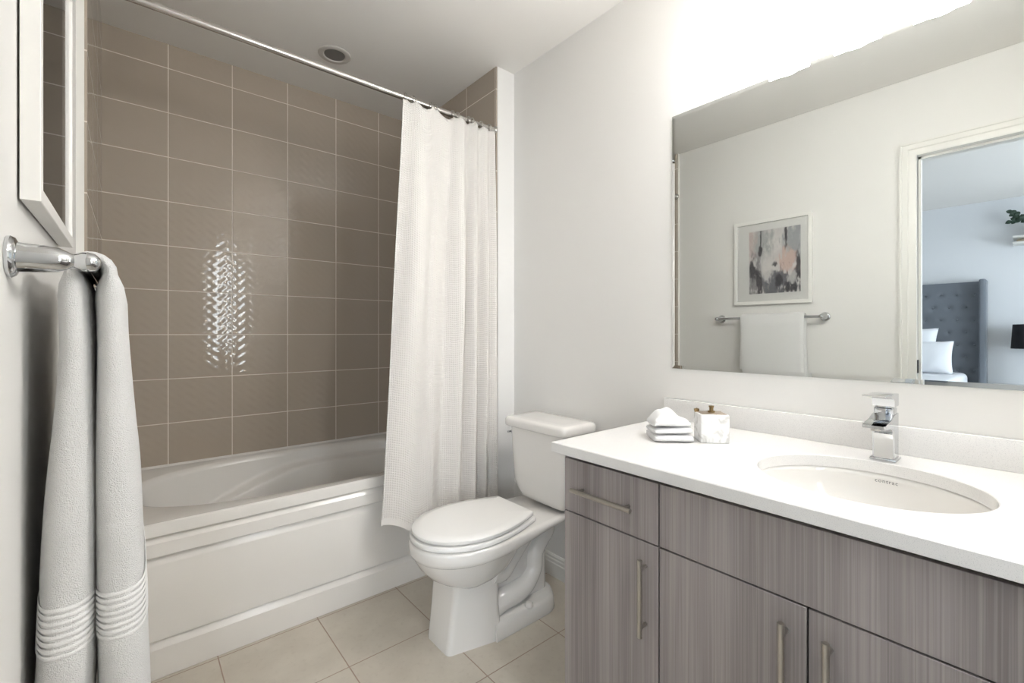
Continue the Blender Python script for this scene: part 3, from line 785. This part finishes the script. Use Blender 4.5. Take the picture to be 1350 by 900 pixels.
# ================================================================== COUNTER-TOP ITEMS
def rotz(a): return Matrix.Rotation(a, 3, 'Z')
def cloth_slab(bm, L, Wd, h, seed, droop=0, rnd=.5, top=None):
    """soft folded cloth: rounded fold in front, layers at the back; local coordinates, base z = 0"""
    n = 20; m = 16
    rings = []
    for i in range(n+1):
        u = -1+2*i/n; r = []
        for k in range(28):
            t = 2*PI*k/28; c_, s_ = math.cos(t), math.sin(t)
            e = 3.2
            y = math.copysign(abs(c_)**(2/e), c_)*Wd/2; z = h/2+math.copysign(abs(s_)**(2/3.0), s_)*h/2
            edge = 1-abs(u)**6*.10
            x = u*L/2
            nz = noise.noise(Vector((x*25+seed, y*25, z*30)))
            zt = z*(1-.25*abs(u)**8)
            if top: zt += top(x, y)*(z/h)
            r.append((x*(1+.02*nz), y*edge+.003*nz, max(0, zt+.003*nz*(z/h))))
        rings.append(r)
    loft(bm, rings)
def place(bm, loc, a):
    bmesh.ops.rotate(bm, cent=(0, 0, 0), matrix=rotz(a), verts=bm.verts); bmesh.ops.translate(bm, verts=bm.verts, vec=loc)
ang = math.radians(-43)
wl = (1.212, .722)
G = 'folded washcloths on the worktop'
bm = BM(); cloth_slab(bm, .108, .112, .021, 1.0); place(bm, (wl[0], wl[1], .8305), ang)
tag(obj('folded_washcloth', bm, M['wash'], None, 60, (wl[0], wl[1], .8305)), 'flat folded white washcloth at the bottom of the pile on the worktop', 'washcloth', G)
bm = BM(); cloth_slab(bm, .104, .104, .018, 4.0, top=lambda x, y: .004*math.sin(x*30)); place(bm, (wl[0]+.002, wl[1]+.004, .8515), ang+.05)
tag(obj('folded_washcloth', bm, M['wash'], None, 60, (wl[0]+.002, wl[1]+.004, .8515)), 'folded white washcloth in the middle of the pile beside the marble dispenser', 'washcloth', G)
bm = BM(); cloth_slab(bm, .102, .098, .022, 9.0, top=lambda x, y: .024*math.exp(-((x+.012)/.030)**4-((y-.004)/.046)**4)+.006*noise.noise(Vector((x*45, y*45, 3)))+.004*math.sin(55*x+30*y)-.004*sm((x-.02)/.03)); place(bm, (wl[0]+.004, wl[1]+.006, .8700), ang+.02)
tag(obj('folded_washcloth', bm, M['wash'], None, 60, (wl[0]+.004, wl[1]+.006, .870)), 'loosely bunched white washcloth heaped on top of the pile', 'washcloth', G)
# marble soap dispenser
da = math.radians(-46.0); dc = Vector((1.281, .630, .8302))
T = thing('soap_dispenser', 'square white marble soap dispenser with stubby gold pump on the worktop', 'soap dispenser', dc)
def rb(bm, x0, x1, y0, y1, z0, z1, bev=.0, seg=2):
    vs = box(bm, x0, x1, y0, y1, z0, z1, bev, seg)
bm = BM(); rb(bm, -.039, .039, -.034, .034, 0, .080, .003, 3); place(bm, dc, da); obj('marble_block', bm, M['marble'], T)
bm = BM(); rb(bm, -.033, .033, -.028, .028, .080, .0815, .0005); place(bm, dc, da); obj('top_plate', bm, M['toplate'], T)  # flat brown-grey plate on top of the block
bm = BM(); lathe(bm, [(.010, .0825), (.010, .0865), (.0055, .0875), (.0055, .096), (.007, .097), (.007, .101), (0, .102)], (0, 0, 0), (0, 0, 1), 20); place(bm, dc, da); obj('pump', bm, M['gold'], T)
bm = BM(); lathe(bm, [(.006, -.003), (.0075, .002), (.0075, .006), (0, .009)], (-.034, .024, .082), (0, 0, 1), 16); place(bm, dc, da); obj('cap_screw', bm, M['gold'], T)

# ================================================================== BEDROOM (seen in the mirror)
def make_bed():
    ye, yw = .412, 2.10       # right wing .. left wing
    xw_ = BX+.012
    T = thing('bed', 'upholstered slate grey bed with tall tufted winged headboard reflected in the mirror', 'bed', (BX+1.1, 1.25, 0))
    bm = BM(); NY, NZ = 110, 80; xs = xw_+.085
    bts = []
    for r in range(9):
        for c_ in range(13):
            y = ye+.09+c_*.125+(.0625 if r % 2 else 0); z = .50+r*.13
            if y < yw-.08: bts.append((y, z))
    g = []
    for j in range(NZ+1):
        row = []
        for i in range(NY+1):
            y = ye+.045+(yw-ye-.09)*i/NY; z = .3+1.37*j/NZ
            d = sum(math.exp(-((y-b[0])**2+(z-b[1])**2)/(.024**2)) for b in bts if abs(y-b[0]) < .1 and abs(z-b[1]) < .1)
            edge = min(1, (1-abs(2*j/NZ-1)**10))
            row.append(bm.verts.new((xs-.022*min(d, 1)-.02*(1-edge), y, z)))
        g.append(row)
    for j in range(NZ):
        for i in range(NY): bm.faces.new((g[j][i], g[j][i+1], g[j+1][i+1], g[j+1][i]))
    box(bm, xw_, xs-.025, ye+.03, yw-.03, .1, 1.672, .01)
    hb = obj('headboard', bm, M['headboard'], T, 60)
    b0 = None
    for y, z in bts:
        if b0 is None:
            bm = BM(); bmesh.ops.create_uvsphere(bm, u_segments=10, v_segments=6, radius=.011); bmesh.ops.translate(bm, verts=bm.verts, vec=(xs-.018, y, z)); b0 = obj('button', bm, M['headboard'], hb); p0 = (y, z)
        elif z > .65:
            b = b0.copy(); C.objects.link(b); b.parent = hb; b.location = (0, y-p0[0], z-p0[1])
    for y in (ye, yw-.05):
        bm = BM(); box(bm, xw_, xw_+.20, y, y+.05, .05, 1.685, .014, 3); obj('wing', bm, M['headboard'], T)
    bm = BM(); box(bm, xw_+.1, xw_+2.05, .50, 2.02, .12, .40, .02); obj('base', bm, M['headboard'], T)
    bm = BM(); box(bm, xw_+.12, xw_+2.02, .545, 1.97, .40, .735, .05, 4); obj('mattress', bm, M['linen'], T)
make_bed()
def pillow(name, label, wd, hh, th, loc, lean, yaw=0, ruf=0):
    bm = BM(); N = 26; top = []; bot = []
    for j in range(N+1):
        r1, r2 = [], []
        for i in range(N+1):
            u = -1+2*i/N; v = -1+2*j/N
            pin = 1-.07*(1-abs(u)**2)*abs(v)**3; pin2 = 1-.07*(1-abs(v)**2)*abs(u)**3
            y = u*wd/2*pin2; z = hh/2+v*hh/2*pin
            t = th/2*(max(0, 1-abs(u)**3)*max(0, 1-abs(v)**3))**.55
            t += .004*noise.noise(Vector((u*3, v*3, wd)))*(1 if t > .01 else 0)
            rx_ = ruf*math.sin(40*(u+v))*max(abs(u), abs(v))**8
            r1.append(bm.verts.new((t+rx_, y, z))); r2.append(bm.verts.new((-t+rx_, y, z)))
        top.append(r1); bot.append(r2)
    for j in range(N):
        for i in range(N):
            bm.faces.new((top[j][i], top[j][i+1], top[j+1][i+1], top[j+1][i])); bm.faces.new((bot[j][i], bot[j+1][i], bot[j+1][i+1], bot[j][i+1]))
    bmesh.ops.rotate(bm, cent=(0, 0, 0), matrix=Matrix.Rotation(-lean, 3, 'Y'), verts=bm.verts)
    bmesh.ops.rotate(bm, cent=(0, 0, 0), matrix=rotz(yaw), verts=bm.verts)
    bmesh.ops.translate(bm, verts=bm.verts, vec=loc)
    return tag(obj(name, bm, M['linen'], None, 70, loc), label, 'pillow', 'white pillows on the bed')
pillow('pillow', 'large plain white pillow on the bed, left of the ruffled one in the mirror', .66, .47, .16, (BX+.40, 1.075, .737), .22)
pillow('pillow', 'smaller ruffled white pillow at the edge of the bed in the mirror', .42, .335, .12, (BX+.57, .820, .737), .20, 0, .006)
# bedside table and lamp
T = thing('nightstand', 'white bedside table beside the grey headboard reflected at the mirror edge', 'nightstand', (BX+.24, .06, 0))
bm = BM(); box(bm, BX+.02, BX+.46, -.22, .37, .60, .635, .004); obj('top', bm, M['trim'], T)
bm = BM(); box(bm, BX+.03, BX+.44, -.20, .35, .12, .60, .003); obj('body', bm, M['trim'], T)
for z in (.15, .375):
    bm = BM(); box(bm, BX+.4405, BX+.456, -.19, .34, z, z+.21, .003); d_ = obj('drawer', bm, M['trim'], T)
    bm = BM(); lathe(bm, [(.006, 0), (.005, .012), (.012, .018), (.010, .026), (0, .028)], (BX+.456, .075, z+.105), (1, 0, 0), 16); obj('knob', bm, M['nickel'], d_)
for x in (BX+.05, BX+.40):
    for y in (-.18, .31):
        bm = BM(); tube(bm, [(x, y, 0), (x, y, .125)], [.012, .018], 12); obj('leg', bm, M['trim'], T)
lc = (BX+.24, .075)
T = thing('table_lamp', 'table lamp with a black drum shade on the white bedside table', 'lamp', (lc[0], lc[1], .635))
bm = BM(); lathe(bm, [(.075, .636), (.075, .650), (.03, .658), (.022, .68), (.05, .74), (.06, .80), (.04, .88), (.014, .93), (.010, .97), (.010, 1.03)], (lc[0], lc[1], 0), (0, 0, 1), 28); obj('base', bm, M['chrome'], T)
bm = BM(); R0, R1 = .172, .160
lathe(bm, [(R0, .995), (R1, 1.225), (R1-.003, 1.225), (R0-.003, .995), (R0, .995)], (lc[0], lc[1], 0), (0, 0, 1), 40); obj('shade', bm, M['black'], T)
# floating shelf with vase of greenery
T = thing('floating_shelf', 'white floating shelf high on the bedroom wall at the mirror edge', 'shelf', (BX, -.04, 2.02))
bm = BM(); box(bm, BX+.001, BX+.20, -.32, .235, 2.005, 2.022, .002); obj('lower_board', bm, M['trim'], T)
bm = BM(); box(bm, BX+.001, BX+.20, -.32, .235, 2.062, 2.080, .002); obj('upper_board', bm, M['trim'], T)
bm = BM(); box(bm, BX+.001, BX+.03, -.30, .215, 2.022, 2.062); obj('back_rail', bm, M['cream'], T)
vx, vy, vz = BX+.11, .075, 2.0805
T = thing('vase', 'cream vase with dark green leafy sprigs standing on the floating shelf', 'vase', (vx, vy, vz))
bm = BM(); lathe(bm, [(.035, 0), (.062, .02), (.070, .055), (.055, .095), (.034, .115), (.036, .125), (.030, .124), (.028, .11)], (vx, vy, vz), (0, 0, 1), 28); obj('body', bm, M['cream'], T)
def leaf(bm, p, d, L, wd):
    p = Vector(p); d = Vector(d).normalized(); sd = d.cross(Vector((1, 0, 0.2))).normalized(); up = sd.cross(d)
    rows = []
    for i in range(7):
        q = i/6; ww = wd*math.sin(PI*min(1, q*.94+.06))**.8; c_ = p+d*L*q+up*(.012*math.sin(PI*q))
        rows.append([c_-sd*ww+up*.004, c_-up*.001, c_+sd*ww+up*.004, c_+up*.0015])
    loft(bm, rows)
sprigs = [[(0, .02, .11), (0, .07, .15), (0, .12, .165), (0, .165, .155)], [(0, .03, .12), (.01, .09, .17), (.01, .13, .21), (.01, .165, .235)], [(0, -.02, .11), (0, -.06, .19), (0, -.10, .24), (0, -.15, .25)], [(0, .0, .11), (.02, .0, .19), (.03, .03, .25), (.03, .05, .29)]]
for sp in sprigs:
    pts = catmull([(vx+a, vy+b, vz+c_) for a, b, c_ in sp], 5)
    bm = BM(); tube(bm, pts, .004, 8)
    for k in (5, 9, 12, len(pts)-1):
        d = (pts[min(k+1, len(pts)-1)]-pts[k-1]).normalized()
        for sg in ((1, -1) if k < len(pts)-1 else (0,)):
            leaf(bm, pts[k], d+Vector((0, 0, .9*sg)), .045 if k < len(pts)-1 else .05, .020)
    obj('sprig', bm, M['green'], T, 60)
